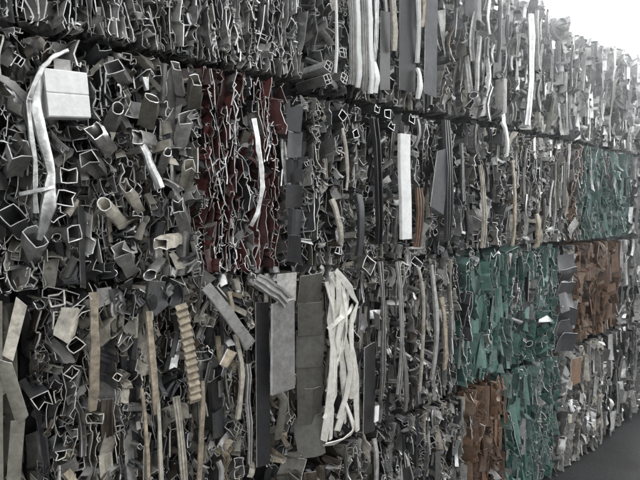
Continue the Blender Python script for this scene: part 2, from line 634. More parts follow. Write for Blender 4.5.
def fill(r, x0, x1, z0, z1, kinds, mats, cw=(.028, .055), asp=(.7, 1.7), edge=(('cut_edge', 1),), yf=(-.022, .018), tilt=1.0, th=.0018, deep=False):
    """columns of pieces, pressed side by side; now and then a broader column"""
    out = []
    x = x0
    while x < x1 - .006:
        w = r.uniform(*cw) * (1 if deep else r.choice((1, 1, 1, 1, .75, .75, 1.7)))
        w = min(w, x1 - x + .006)
        colkind = pick(r, kinds)
        colmat = pick(r, mats)
        z = z1 + r.uniform(-.004, .012)
        yc = r.uniform(*yf) * .6
        while z > z0 + .008:
            k = colkind if r.random() < .55 else pick(r, kinds)
            m = colmat if r.random() < .5 else pick(r, mats)
            if k == 'wiggle':
                h = r.uniform(.05, .20)
            elif k == 'strip':
                h = r.uniform(.07, .30)
            elif k == 'ribbon':
                h = min(w * r.uniform(2.0, 8.0), .22)
            elif k == 'panel':
                h = min(w, .045) * r.uniform(.9, 2.2)
            elif k == 'hook':
                h = w * r.uniform(1.0, 2.2)
            else:
                h = w * r.uniform(*asp)
            h = min(h, z - z0 + .01)
            cz = z - h / 2
            e = pick(r, edge)
            y = yc + r.uniform(*yf) * .7
            if k == 'strip':
                y -= .006
            if kept(x + w / 2, cz, max(w, h) * .5):
                y = max(y, r.uniform(.03, .06)) 
            nn = 1
            if k == 'wiggle' and w > .026 and not deep:
                nn = 2 if r.random() < .7 else 3
            for q in range(nn):
                ww = w / nn * r.uniform(.9, 1.35)
                xx = x + w * (q + .5) / nn
                if k == 'strip':
                    ww = min(w * r.uniform(.35, .8), .035)
                out.append(make_piece(r, k, xx + r.uniform(-.003, .003), cz, ww, h * r.uniform(.9, 1.08), m, e, y + r.uniform(-.005, .005),
                                      r.uniform(.05, .11), tilt, th, 1 if deep or max(w, h) < .03 else 2))
            z -= h * r.uniform(.84, .98)
        x += w * r.uniform(.82, .96)
    return out


def infill(r, n, x0, x1, z0, z1, mats, edge, size=(.012, .03), yf=(-.02, .05), kinds=None):
    out = []
    kinds = kinds or [('hook', 3), ('wiggle', 2), ('crush', 2), ('angle', 2), ('channel', 1.5), ('panel', 2)]
    for _ in range(n):
        s = r.uniform(*size)
        x, z = r.uniform(x0, x1), r.uniform(z0, z1)
        y = r.uniform(*yf)
        if kept(x, z, s):
            y = max(y, .04)
        out.append(make_piece(r, pick(r, kinds), x, z, s, s * r.uniform(.8, 1.8), pick(r, mats), pick(r, edge), y, r.uniform(.03, .08), 1.0, .0018))
    return out


def core_piece(r, x0, x1, y0, y1, z0, z1):
    """the packed inside of a bale: a lumpy block"""
    P = Piece('packed_core')
    P.mats = ('packed_scrap',)
    nx, ny, nz = 14, 6, 10
    idx = {}

    def vert(i, j, k):
        if (i, j, k) not in idx:
            q = .014
            idx[(i, j, k)] = len(P.V)
            P.V.append((x0 + (x1 - x0) * i / nx + r.uniform(-q, q) * (0 < i < nx), y0 + (y1 - y0) * j / ny + r.uniform(-q, 2 * q) * (j < ny),
                        z0 + (z1 - z0) * k / nz + (r.uniform(-q, q) if 0 < k < nz else (0 if k == 0 else r.uniform(-.02, .0)))))
        return idx[(i, j, k)]

    def quad(a, b, c, d):
        P.F.append((vert(*a), vert(*b), vert(*c), vert(*d))); P.M.append(0)
    for i in range(nx):
        for k in range(nz):
            quad((i, 0, k), (i + 1, 0, k), (i + 1, 0, k + 1), (i, 0, k + 1))
            quad((i, ny, k), (i, ny, k + 1), (i + 1, ny, k + 1), (i + 1, ny, k))
        for j in range(ny):
            quad((i, j, nz), (i + 1, j, nz), (i + 1, j + 1, nz), (i, j + 1, nz))
            quad((i, j, 0), (i, j + 1, 0), (i + 1, j + 1, 0), (i + 1, j, 0))
    for j in range(ny):
        for k in range(nz):
            quad((0, j, k), (0, j, k + 1), (0, j + 1, k + 1), (0, j + 1, k))
            quad((nx, j, k), (nx, j + 1, k), (nx, j + 1, k + 1), (nx, j, k + 1))
    return P


BALE_DEPTH = 0.95


def bale(key, seed, px0, px1, z0, z1, label, zones, inf, yoff=0.0, infn=160, top=0, xs=None, topy=.5, toph=.025):
    """zones: list of (fraction from, fraction to, dict for fill). px0, px1: where the face begins and ends"""
    r = random.Random(seed)
    if xs:
        x0, x1 = xs
    else:
        x0, x1 = at(px0, 208).x, at(px1, 208).x
    root = bpy.data.objects.new('scrap_bale', None)
    COL.objects.link(root)
    root.empty_display_size = .1
    root.location = ((x0 + x1) / 2, BALE_DEPTH / 2, z0)
    root['label'] = label
    root['category'] = 'bale'
    root['group'] = 'scrap metal bales stacked in a wall'
    g = .012
    pieces = []
    for f0, f1, kw in zones:
        kw = dict(kw)
        a, b = x0 + g + (x1 - x0 - 2 * g) * f0, x0 + g + (x1 - x0 - 2 * g) * f1
        za = z0 + .008 + kw.pop('lo', 0) * (z1 - z0)
        zb = z1 - .008 - kw.pop('hi', 0) * (z1 - z0)
        pieces += fill(r, a, b, za, zb, **kw)
        # a second, deeper layer so that the gaps look into more metal
        k2 = dict(kw)
        k2['cw'] = (.035, .065)
        k2['yf'] = (.055, .09)
        k2['deep'] = True
        k2['edge'] = (('dull_aluminium', 2), ('dirty_cut_edge', 1))
        full = kw['kinds'] in (K_SHEET, K_RED)
        for p in fill(r, a, b, za, zb, **k2):
            p.deep = True
            if full or r.random() < .4:
                pieces.append(p)
    kw = dict(zones[0][2])
    pieces += infill(r, infn, x0 + .02, x1 - .02, z0 + .02, z1 - .01, inf[0], inf[1])
    if top:                                   # bits sticking out of the top
        for _ in range(top):
            s = r.uniform(.03, .09) * (1 if topy > .3 else .7)
            k = r.choice(('panel', 'wiggle', 'box', 'strip', 'panel', 'channel', 'crush'))
            p = make_piece(r, k, r.uniform(x0 + .03, x1 - .03), z1 + r.uniform(-.06, toph), s * r.uniform(.5, 1), s * r.uniform(.8, 1.6),
                           pick(r, inf[0]), pick(r, inf[1]), r.uniform(-.03, topy), r.uniform(.06, .12))
            p.free = True
            pieces.append(p)
    # the baler's press: everything is squeezed between the flat top, bottom and ends of the bale
    def press(v, lo, m):
        d = lo + m - v
        return v if d <= 0 else lo + m - m * (1 - math.exp(-d / m))
    for p in pieces:
        e, t = r.uniform(.002, .012), r.uniform(.004, .016)
        free = getattr(p, 'free', False)
        nv = []
        for x, y, z in p.V:
            z = press(z, z0 + e, .012)
            if not free:
                z = -press(-z, -(z1 - t), .012)
            x = press(x, x0 + e * .6, .012)
            x = -press(-x, -(x1 - e * .6), .012)
            y = press(y, -.045 - e, .02)
            nv.append((x, y + yoff, z))
        p.V = nv
    scored = []
    for p in pieces:
        bx = p.box()
        c = Vector(((bx[0] + bx[1]) / 2, bx[2], (bx[4] + bx[5]) / 2))
        sz = pxsize(c, max(bx[1] - bx[0], bx[5] - bx[4]))
        d = c - CPOS
        fz = max(.2, d.dot(fwd))
        seen = abs(d.dot(rgt)) / fz * FPX < 335 and abs(d.dot(upv)) / fz * FPX < 255
        vis = seen and (not getattr(p, 'deep', False)) and bx[2] < .03 + yoff
        scored.append((sz if vis else 0, p))
    scored.sort(key=lambda t: -t[0])
    limit = 290 - len(HEROES.get(key, ()))
    parts = [p for s, p in scored if s >= 9.5][:limit]
    ids = set(id(p) for p in parts)
    rest = [p for _, p in scored if id(p) not in ids]
    for p, lab in HEROES.get(key, ()):
        mesh_object(p.name, p, root, label=lab)
    for p in parts:
        mesh_object(p.name, p, root)
    if rest:
        mesh_object('loose_scrap', join(rest), root, kind='stuff')
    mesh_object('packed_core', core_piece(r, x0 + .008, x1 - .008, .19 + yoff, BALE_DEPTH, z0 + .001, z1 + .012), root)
    return root


# ------------------------------------------------------------------ ground
def build_ground():
    P = Piece('ground')
    P.mats = ('asphalt',)
    s = 40.0
    P.V = [(-s, -s, 0), (s, -s, 0), (s, s, 0), (-s, s, 0)]
    P.F = [(0, 1, 2, 3)]
    P.M = [0]
    mesh_object('ground', P, None, origin=Vector((0, 0, 0)), kind='structure')


build_ground()

# ------------------------------------------------------------------ hand-placed pieces
HR = random.Random(77)


def bar_px(key, name, pts, width, mat, shape='flat', depth=.014, y=-.03, roll=0.0, label=None, edge='cut_edge', scales=None, sub=3, jit=.0015, curve=False, bury=True, twist=.16):
    P = Piece(name)
    P.mats = (mat, edge)
    ys = y if isinstance(y, (list, tuple)) else [y] * len(pts)
    q = [at(p[0], p[1], yy) for p, yy in zip(pts, ys)]
    for i in range(len(q) - 1):
        keep(q[i], q[i + 1], width * (.38 if bury else .55))
    if len(q) == 2:
        sub = max(sub, 5)
    path = [Vector(p) + Vector((HR.uniform(-jit, jit), HR.uniform(-jit, jit), 0)) for p in (smooth_line(q, sub) if curve else kinked(q, sub))]
    if bury:
        for k, p in enumerate(path):
            t = 2 * k / (len(path) - 1) - 1
            p.y += .014 * abs(t) ** 3
    if scales:
        sc = [p[0] for p in kinked([(v,) for v in scales], sub)]
    else:
        sc = [HR.uniform(.78, 1.12) for _ in path]
    rolls = [roll + HR.uniform(-twist, twist) for _ in path] if bury else None
    sweep(P, BAR[shape](width * (.86 if bury else 1), depth), path, scales=sc or None, roll=roll, rolls=rolls)
    hero(key, P, label)


def plate_px(key, name, x0, y0, x1, y1, mat, y=-.03, rot=(0, 0, 0), crumple=0.0, folds=0, th=.004, label=None, edge='cut_edge', jit=.03):
    a, b = at(x0, y0, y), at(x1, y1, y)
    c = (a + b) / 2
    P = Piece(name)
    P.mats = (mat, edge)
    plate(P, c, abs(b.x - a.x), abs(a.z - b.z), HR, crumple, th, 4, 4, rot, folds, jit)
    keep(Vector((c.x, 0, a.z)), Vector((c.x, 0, b.z)), abs(b.x - a.x) * .5)
    hero(key, P, label)


def sect_px(key, name, kind, cx, cy, w, h, ang, mat, y=-.035, depth=.16, th=.0028, drift=(0, 0), label=None, edge='cut_edge'):
    c = at(cx, cy, y)
    P = Piece(name)
    P.mats = (mat, edge)
    w, h = w * .8, h * .8
    for pts, cl in place_section(SECT[kind](HR, w, h), c.x, c.z, ang):
        ribbon(P, pts, cl, th, y, y + depth, HR, drift, yj=.002, nseg=2, dent=.001)
    keep(c, c, max(w, h) * .45)
    hero(key, P, label)


def tube_px(key, kind, x0, y0, x1, y1, w, h, ang, mat, y=-.05, depth=.075, label=None, edge='cut_edge'):
    """a cut length of crushed tube leaning out of the face: open end at (x0, y0), running back to (x1, y1)"""
    a, b = at(x0, y0, y), at(x1, y1, y + depth)
    P = Piece('tube')
    P.mats = (mat, edge)
    ysl = (HR.uniform(-.5, .5), HR.uniform(-.5, .5))
    for pts, cl in place_section(SECT[kind](HR, w, h), a.x, a.z, ang):
        ribbon(P, pts, cl, .0024, y, y + depth, HR, (b.x - a.x, b.z - a.z), yj=.005, nseg=4, dent=.0038, lin=True, ysl=ysl, squash=HR.uniform(0, .35) if cl else 0)
    keep(a, b, max(w, h) * .5)
    hero(key, P, label)


# second row, left bale
bar_px('2a', 'box_profile', [(43, 94), (86, 97)], .112, 'white_paint', 'groove', .05, y=-.05, label='white box piece with a groove across', jit=.0012, bury=False, scales=[1, .97])
plate_px('2a', 'panel', 54, 58, 71, 73, 'pale_grey_paint', y=-.06, rot=(0, 0, -.05), label='small pale square plate')
bar_px('2a', 'bent_bar', [(70, 49), (55, 55), (44, 66), (29, 96), (28, 102), (35, 160), (37, 213)], .012, 'bright_aluminium', 'flat', .01, y=-.075, label='thin bent silver bar')
bar_px('2a', 'bent_bar', [(43, 66), (35, 98), (40, 130), (48, 160), (51, 174), (49, 205), (41, 240)], .034, 'bright_aluminium', 'round', .02, y=-.065, scales=[.5, 1.0, .95, .8, .7, 1.25, .45], label='bent silver lever arm')
bar_px('2a', 'strip', [(2, 77), (27, 98)], .022, 'pale_grey_paint', 'flat', .012, y=-.05)
bar_px('2a', 'strip', [(22, 194), (54, 187)], .011, 'bright_aluminium', 'flat', .01, y=-.08)
sect_px('2a', 'profile', 'neat', 69, 175, .044, .046, .03, 'pale_grey_paint', label='open square profile end')
sect_px('2a', 'profile', 'neat', 66, 198, .048, .042, -.2, 'grey_paint', label='lower open square profile end')
bar_px('2a', 'tube', [(140, 140), (150, 163), (160, 188)], .024, 'bright_aluminium', 'round', .024, y=[-.02, -.035, -.045], label='short silver tube', bury=False, scales=[.9, 1, 1.05])
bar_px('2a', 'strip', [(256, 118), (259, 150), (262, 178), (260, 205), (253, 226)], .018, 'bright_aluminium', 'flat', .005, y=-.04, roll=.4, curve=True, twist=.05, label='curved silver strip between the red folds')
for kind, x0, y0, x1, y1, w, h, a, mt in (
        ('tube', 104, 204, 121, 222, .034, .052, -.5, 'cream_paint'), ('tube', 152, 98, 146, 126, .044, .030, -.3, 'olive_grey_paint'),
        ('crush', 138, 137, 152, 141, .030, .034, .2, 'pale_grey_paint'), ('box', 114, 66, 126, 78, .040, .030, .5, 'bare_aluminium'),
        ('channel', 126, 186, 138, 208, .026, .030, .6, 'cream_paint'), ('box', 176, 66, 180, 92, .026, .022, .1, 'pale_grey_paint'),
        ('crush', 196, 80, 192, 104, .034, .030, .3, 'olive_grey_paint'), ('box', 186, 118, 180, 142, .036, .032, .2, 'pale_grey_paint'),
        ('tube', 168, 152, 160, 172, .030, .026, .4, 'dull_aluminium'), ('crush', 160, 244, 178, 238, .036, .028, .0, 'cream_paint'),
        ('box', 36, 236, 30, 256, .034, .040, .5, 'bare_aluminium'), ('crush', 178, 205, 186, 228, .034, .038, .2, 'grey_paint'),
        ('tube', 118, 108, 110, 128, .034, .032, .4, 'grey_paint'), ('crush', 96, 130, 108, 148, .040, .034, .7, 'dull_aluminium'),
        ('box', 88, 158, 100, 170, .036, .030, .3, 'grey_paint'), ('channel', 20, 150, 12, 170, .04, .036, .2, 'dull_aluminium'),
        ('box', 12, 215, 22, 232, .044, .040, .6, 'anthracite_paint'), ('crush', 120, 250, 132, 268, .040, .034, .4, 'bare_aluminium'),
        ('tube', 150, 275, 160, 262, .034, .030, .4, 'dull_aluminium'), ('box', 190, 165, 184, 186, .030, .034, .1, 'cream_paint')):
    tube_px('2a', kind, x0, y0, x1, y1, w, h, a, mt)
plate_px('2a', 'sheet', 78, 205, 86, 288, 'black_paint', y=.0, rot=(.1, 0, 0))
sect_px('2a', 'profile', 'channel', 56, 215, .05, .03, .6, 'anthracite_paint')
# second row, second bale
for k in range(6):
    y0 = 106 + k * 26
    plate_px('2b', 'side_sheet', 288.5, y0, 300 + HR.uniform(-1.5, 1), y0 + 25, ('black_paint', 'anthracite_paint', 'black_paint')[k % 3], y=HR.uniform(-.008, .004), rot=(HR.uniform(-.45, -.35), HR.uniform(-.15, .15), HR.uniform(-.06, .06)), crumple=.6, folds=3, jit=.10)
bar_px('2b', 'white_bar', [(404, 134), (406, 239)], .062, 'white_paint', 'flat', .016, y=-.055, label='upright white flat bar', bury=False, scales=[1, .98])
bar_px('2b', 'strip', [(421, 188), (419, 247)], .042, 'brown_paint', 'ridged', .014, y=-.045)
bar_px('2b', 'strip', [(334, 199), (344, 244)], .022, 'cream_paint', 'flat', .012, y=-.05)
bar_px('2b', 'strip', [(345, 128), (349, 190)], .014, 'cream_paint', 'round', .012, y=-.05)
bar_px('2b', 'strip', [(376, 118), (381, 244)], .030, 'black_paint', 'channel', .02, y=-.05)
bar_px('2b', 'strip', [(361, 195), (361, 256)], .034, 'anthracite_paint', 'flat', .02, y=-.045)
bar_px('2b', 'strip', [(448, 120), (450, 240)], .05, 'anthracite_paint', 'ridged', .02, y=-.045)
plate_px('2b', 'sheet', 433, 150, 447, 212, 'steel_blue_paint', y=-.05, rot=(.1, 0, .1), jit=.15)
for cx, cy in ((343, 110), (377, 103), (388, 108), (392, 120), (412, 113), (356, 128)):
    sect_px('2b', 'profile', 'box', cx, cy + 6, .036, .034, HR.uniform(-.7, .7), 'black_paint', y=-.03)
# second row, third bale
bar_px('2c', 'strip', [(505, 121), (509, 156)], .030, 'white_paint', 'flat', .012, y=-.05)
bar_px('2c', 'tan_strip', [(539, 214), (539, 247)], .055, 'tan_woodgrain', 'flat', .012, y=-.05)
bar_px('2c', 'strip', [(483, 165), (485, 248)], .03, 'cream_paint', 'channel', .014, y=-.04)
bar_px('2c', 'strip', [(515, 160), (515, 246)], .03, 'tan_woodgrain', 'flat', .01, y=-.03)
# top row, second bale
for i, px in enumerate((351, 357, 363, 369)):
    bar_px('1b', 'long_strip', [(px, -40), (px + 1.5, 50), (px + 3 + i * .5, 84 + i * 3)], .026, ('pale_grey_paint', 'white_paint')[i % 2], ('ridged', 'flat')[i % 2], .014, y=-.05 - .006 * i, label=None)
bar_px('1b', 'long_strip', [(375, -40), (376, 62)], .024, 'bright_aluminium', 'ridged', .014, y=-.06)
bar_px('1b', 'strip', [(376, 62), (377, 92)], .030, 'white_paint', 'flat', .014, y=-.065)
bar_px('1b', 'strip', [(390, -40), (397, 50)], .030, 'cream_paint', 'flat', .014, y=-.06)
bar_px('1b', 'strip', [(417, -40), (420, 62)], .016, 'white_paint', 'channel', .012, y=-.06)
bar_px('1b', 'strip', [(420, 68), (420, 98)], .026, 'white_paint', 'flat', .012, y=-.065)
bar_px('1b', 'strip', [(423, -40), (424, 26)], .022, 'tan_woodgrain', 'flat', .012, y=-.06)
bar_px('1b', 'strip', [(335, -40), (338, 72)], .010, 'white_paint', 'flat', .01, y=-.06)
plate_px('1b', 'long_sheet', 425, -20, 437, 98, 'steel_blue_paint', y=-.045, rot=(.1, 0, 0), label='dark slate blue upright sheet')
plate_px('1b', 'long_sheet', 401, -20, 414, 90, 'black_paint', y=-.03, rot=(-.1, 0, 0))
plate_px('1b', 'long_sheet', 380, 10, 390, 92, 'black_paint', y=-.03, rot=(.1, 0, 0))
for cx, cy in ((329, 66), (328, 79), (343, 53), (344, 78)):
    sect_px('1b', 'profile', 'chamber', cx, cy, .036, .036, HR.uniform(-.5, .5), 'bare_aluminium', y=-.045)
# top row, third bale
bar_px('1c', 'upright_bar', [(533, 14), (529, 125)], .045, 'bright_aluminium', 'round', .03, y=-.06, label='upright silver bar')
bar_px('1c', 'strip', [(500, -30), (500, 62)], .03, 'black_paint', 'round', .02, y=-.05)
# third row, far left bale: pale sheets
plate_px('3z', 'panel', -30, 300, 7, 500, 'olive_grey_paint', y=-.03, rot=(.05, 0, .03), crumple=.15, folds=2, jit=.03)
plate_px('3z', 'panel', 6, 302, 23, 360, 'cream_paint', y=-.03, rot=(-.3, 0, .25), crumple=.3, folds=2, jit=.1)
plate_px('3z', 'panel', 5, 358, 22, 425, 'olive_grey_paint', y=-.035, rot=(-.2, .1, -.2), crumple=.5, folds=3, jit=.1)
plate_px('3z', 'panel', 6, 420, 24, 500, 'olive_grey_paint', y=-.03, rot=(-.1, 0, .1), crumple=.3, folds=2, jit=.06)
# third row, left bale
bar_px('3a', 'tan_strip', [(95, 293), (95, 350), (94, 412)], .028, 'tan_woodgrain', 'flat', .012, y=-.03, label='broad tan strip')
bar_px('3a', 'tan_strip', [(144, 390), (150, 500)], .010, 'tan_woodgrain', 'flat', .010, y=-.03)
bar_px('3a', 'tan_strip', [(150, 312), (153, 372), (158, 415)], .020, 'tan_woodgrain', 'angle', .012, y=-.03)
bar_px('3a', 'tan_strip', [(157, 380), (163, 500)], .012, 'cream_paint', 'flat', .010, y=-.03)
bar_px('3a', 'tan_strip', [(205, 382), (201, 430), (200, 500)], .016, 'tan_woodgrain', 'flat', .010, y=-.03)
bar_px('3a', 'strip', [(178, 398), (186, 500)], .024, 'cream_paint', 'ridged', .010, y=-.03)
bar_px('3a', 'tan_strip', [(231, 292), (233, 330)], .016, 'tan_woodgrain', 'flat', .010, y=-.03)
bar_px('3a', 'plank', [(208, 287), (229, 315), (252, 346)], .046, 'pale_grey_paint', 'flat', .012, y=-.06, twist=.06, label='slanting grey plank')
bar_px('3a', 'strip', [(238, 335), (242, 375), (240, 420)], .016, 'cream_paint', 'angle', .012, y=-.03)
bar_px('3a', 'strip', [(250, 365), (248, 400), (252, 465)], .016, 'pale_grey_paint', 'channel', .012, y=-.03)
plate_px('3a', 'grey_panel', 271, 302, 294, 386, 'grey_paint', y=-.06, rot=(.05, 0, 0), th=.012, label='upright grey panel')
plate_px('3a', 'sheet', 255, 300, 270, 460, 'black_paint', y=-.02, rot=(.05, 0, 0), crumple=.05, folds=1)
bar_px('3a', 'box_profile', [(259, 280), (288, 301)], .050, 'pale_grey_paint', 'ridged', .03, y=-.07, label='slanting grey box profile')
plate_px('3a', 'sheet', 276, 274, 297, 300, 'dull_aluminium', y=-.055, rot=(.1, 0, 0), crumple=.1, folds=1)
bar_px('3a', 'tube', [(276, 388), (284, 400), (280, 440)], .040, 'olive_grey_paint', 'round', .02, y=-.04)
plate_px('3a', 'sheet', 222, 352, 236, 366, 'tan_woodgrain', y=-.05, rot=(.4, .3, .5), crumple=.5, folds=2)
for cx, cy, s in ((61, 455, .028), (75, 345, .034), (118, 377, .026), (42, 400, .044), (72, 372, .036)):
    sect_px('3a', 'profile', HR.choice(('neat', 'box', 'crush', 'box')), cx, cy, s, s * HR.uniform(.8, 1.3), HR.uniform(-.8, .8), HR.choice(('black_paint', 'anthracite_paint', 'bronze_anodised')), y=-.03, edge='dirty_cut_edge')


def corrugated():
    P = Piece('corrugated_strip')
    P.mats = ('tan_woodgrain', 'cream_paint')
    a, b = at(181, 305, -.05), at(196, 402, -.05)
    n = 56
    path = []
    for k in range(n + 1):
        p = a.lerp(b, k / n)
        p.y += .005 * math.cos(k * math.pi / 2) + .004 * math.sin(k / n * 3.1)
        p.x += .006 * math.sin(k / n * 3.14)
        path.append(p)
    sweep(P, BAR['flat'](.034, .006), path)
    keep(a, b, .022)
    hero('3a', P, 'ribbed tan strip')


corrugated()
# third row, second bale
for k in range(6):
    y0 = 276 + k * 29
    plate_px('3b', 'panel', 299, y0, 321, y0 + 29 + HR.uniform(-1, 1), 'dark_olive_paint', y=HR.uniform(-.03, -.01), rot=(HR.uniform(-.32, -.2), HR.uniform(-.25, .2), HR.uniform(-.04, .04)), crumple=.35, folds=3, jit=.04)
# crushed cream tubing
CB = [([(334, 272), (331, 320), (333, 372), (327, 442)], .040), ([(340, 276), (338, 318), (330, 380), (333, 440)], .030), ([(338, 271), (350, 288), (357, 303), (349, 332), (357, 378), (360, 432)], .034),
      ([(334, 276), (344, 300), (338, 340), (346, 396), (340, 432)], .034), ([(350, 290), (343, 330), (350, 372), (342, 420)], .028), ([(327, 446), (342, 440), (359, 427)], .036),
      ([(330, 330), (341, 318), (355, 306)], .026), ([(329, 392), (340, 352), (348, 330)], .028), ([(352, 345), (346, 402), (357, 430)], .032), ([(326, 420), (334, 395), (337, 300)], .026),
      ([(344, 278), (347, 330), (341, 372), (349, 424)], .030), ([(330, 282), (336, 340), (334, 410)], .030), ([(353, 312), (351, 350), (354, 400)], .026)]
for i, (pts, w) in enumerate(CB):
    w *= .8
    bar_px('3b', 'crushed_strip', pts, w, 'ivory_paint', ('flat', 'angle', 'flat', 'channel')[i % 4], .006, y=[-.05 - .008 * ((i * 3 + j) % 4) for j in range(len(pts))], roll=HR.uniform(-.6, .6), sub=2, jit=.004, twist=.7, edge='cream_paint', label='crushed cream strip' if i == 0 else None)
bar_px('3b', 'strip', [(400, 262), (402, 330), (401, 395)], .020, 'pale_grey_paint', 'channel', .012, y=-.05)
bar_px('3b', 'strip', [(404, 345), (408, 412)], .026, 'grey_paint', 'flat', .012, y=-.055)
bar_px('3b', 'strip', [(421, 268), (424, 300), (422, 392)], .020, 'cream_paint', 'round', .014, y=-.05)
bar_px('3b', 'strip', [(434, 265), (437, 330), (434, 380)], .024, 'pale_grey_paint', 'angle', .012, y=-.05)
bar_px('3b', 'strip', [(444, 298), (447, 370)], .030, 'tan_woodgrain', 'flat', .010, y=-.05)
bar_px('3b', 'strip', [(383, 262), (384, 400)], .020, 'dull_aluminium', 'channel', .012, y=-.05)
plate_px('3b', 'sheet', 362, 345, 376, 430, 'black_paint', y=-.03, rot=(.2, 0, 0), crumple=.1, folds=2)
plate_px('3b', 'sheet', 374, 407, 379, 420, 'white_paint', y=-.05, rot=(.2, 0, .1))
# bottom row
bar_px('4b', 'strip', [(377, 440), (376, 500)], .024, 'pale_grey_paint', 'flat', .012, y=-.04)
for k in range(7):
    y0 = 256 + k * 13
    plate_px('3d', 'plate', 561.5, y0, 571, y0 + 14, 'anthracite_paint', y=-.015, rot=(-.3, HR.uniform(-.4, .4), HR.uniform(-.15, .15)), crumple=.4, folds=3, jit=.12)
plate_px('4e', 'brown_plate', 572, 360, 580, 382, 'brown_paint', y=-.05, rot=(-.1, 0, 0), crumple=.1, folds=1)

# ------------------------------------------------------------------ the bales
ALU = [('bare_aluminium', 5), ('dull_aluminium', 4), ('grey_paint', 3), ('pale_grey_paint', 1.2), ('anthracite_paint', 2)]
ALU2 = [('bare_aluminium', 5), ('dull_aluminium', 4), ('grey_paint', 3), ('pale_grey_paint', 1.6), ('anthracite_paint', 2.5), ('bright_aluminium', 1), ('olive_grey_paint', 1)]
DARK = [('anthracite_paint', 4), ('black_paint', 2.4), ('dull_aluminium', 3.5), ('bare_aluminium', 3.5), ('grey_paint', 2.2), ('bronze_anodised', .8), ('cream_paint', .8), ('pale_grey_paint', 1.3), ('bright_aluminium', .7), ('olive_grey_paint', 1)]
WARM = [('anthracite_paint', 2.8), ('black_paint', 2), ('dull_aluminium', 3), ('bronze_anodised', 2.2), ('olive_grey_paint', 3), ('cream_paint', 1.6), ('grey_paint', 1), ('bare_aluminium', 2), ('tan_woodgrain', .4)]
PALE = [('bare_aluminium', 4), ('pale_grey_paint', 3.5), ('grey_paint', 3), ('bright_aluminium', 1), ('olive_grey_paint', 1.2), ('dull_aluminium', 1.5), ('cream_paint', .8)]
GREEN = [('green_paint', 6), ('faded_green_paint', 2.2), ('dark_green_paint', 2), ('dull_aluminium', .7), ('bare_aluminium', .45), ('anthracite_paint', .4)]
BROWN = [('brown_paint', 7), ('faded_brown_paint', 2.5), ('dark_brown_paint', 2.5), ('bronze_anodised', 1.0), ('dull_aluminium', .3)]
RED = [('dark_red_paint', 5), ('maroon_paint', 4), ('black_paint', 1), ('dull_aluminium', 1.2)]
CE = (('cut_edge', 7), ('dirty_cut_edge', 3), ('bare_aluminium', 1.5), ('dull_aluminium', 1.5))
CG = (('cut_edge', 3.5), ('dirty_cut_edge', 3), ('green_paint', 3))
CM = (('cut_edge', 3), ('dirty_cut_edge', 3), ('dull_aluminium', 2), ('bare_aluminium', 1.5), ('anthracite_paint', .8))
CD = (('dirty_cut_edge', 4), ('cut_edge', 1), ('dull_aluminium', 2.5), ('bronze_anodised', 1))
K_FOLD = [('wiggle', 7), ('hook', 1.4), ('crush', 1), ('angle', .8), ('channel', .8), ('panel', .5), ('chunk', 3)]
K_MIX = [('box', .6), ('window', 1.0), ('channel', 1.2), ('crush', 1.0), ('panel', 1.0), ('chunk', 8), ('wiggle', 5), ('tube', .3), ('angle', .8), ('tee', .6), ('hook', 1.6), ('ribbon', 2)]
K_BOX = [('box', .8), ('neat', .3), ('window', 1.4), ('channel', 1.4), ('chamber', .4), ('tee', .8), ('hook', 1.6), ('strip', 1), ('wiggle', 5), ('ribbon', 1.5), ('panel', .5), ('chunk', 5), ('crush', 1)]
K_STRIP = [('strip', 3.5), ('wiggle', 2.6), ('ribbon', 2.2), ('box', .4), ('panel', .5), ('window', .5), ('hook', .8), ('crush', .5), ('chunk', 3.2)]
K_FLAKE = [('panel', 1.2), ('ribbon', 4.5), ('channel', .6), ('wiggle', 2.2), ('strip', 1), ('angle', .6), ('chunk', 4)]
K_RED = [('wiggle', 8), ('hook', .6), ('ribbon', 1.6), ('chunk', 1.2)]
K_SHEET = [('ribbon', 4), ('wiggle', 4), ('panel', 1.2), ('chunk', 1)]

Z0, Z1, Z2, Z3, Z4 = 0.0, .735, 1.42, 2.06, 2.76
# top row
bale('1a', 11, -130, 303, Z3 + .002, Z4, 'top bale of densely folded grey profiles with bright edges, above the white box piece',
     [(0, 1, dict(kinds=K_FOLD, mats=ALU, cw=(0.0109, 0.0208), edge=CE))], (ALU, CE), yoff=-.008, infn=180, xs=(-.45, at(303, 208).x))
bale('1b', 12, 318, 456, Z3 - .015, Z4, 'top row bale with long white and pale upright strips hanging down its middle',
     [(0, .2, dict(kinds=K_BOX, mats=DARK, cw=(0.0143, 0.0240), edge=CE)), (.2, 1, dict(kinds=K_STRIP, mats=DARK, cw=(0.0143, 0.0280), edge=CE))], (DARK, CE), infn=120)
bale('1c', 13, 457, 564, Z3 - .01, Z4 - .01, 'top row bale of grey crumpled flakes with one upright silver bar, against the sky',
     [(0, 1, dict(kinds=K_FLAKE + [('strip', 1)], mats=ALU2, cw=(0.0179, 0.0403), yf=(-.038, .03), edge=CM))], (ALU, CE), infn=160, top=30, toph=.008)
bale('1d', 14, 566, 625, Z3 - .02, Z4 - .065, 'washed out grey flaky top row bale above the green one',
     [(0, 1, dict(kinds=K_FLAKE, mats=ALU2, cw=(0.0179, 0.0403), yf=(-.038, .03), edge=CM))], (ALU, CE), infn=120, top=30, toph=.008)
bale('1e', 15, 0, 0, Z3 - .03, Z4 - .0, 'rightmost grey top row bale at the edge of the picture',
     [(0, 1, dict(kinds=K_FLAKE, mats=ALU2, cw=(0.0179, 0.0403), yf=(-.038, .03), edge=CM))], (ALU, CE), infn=80, top=25, toph=.008, xs=(at(626, 208).x, 5.25))
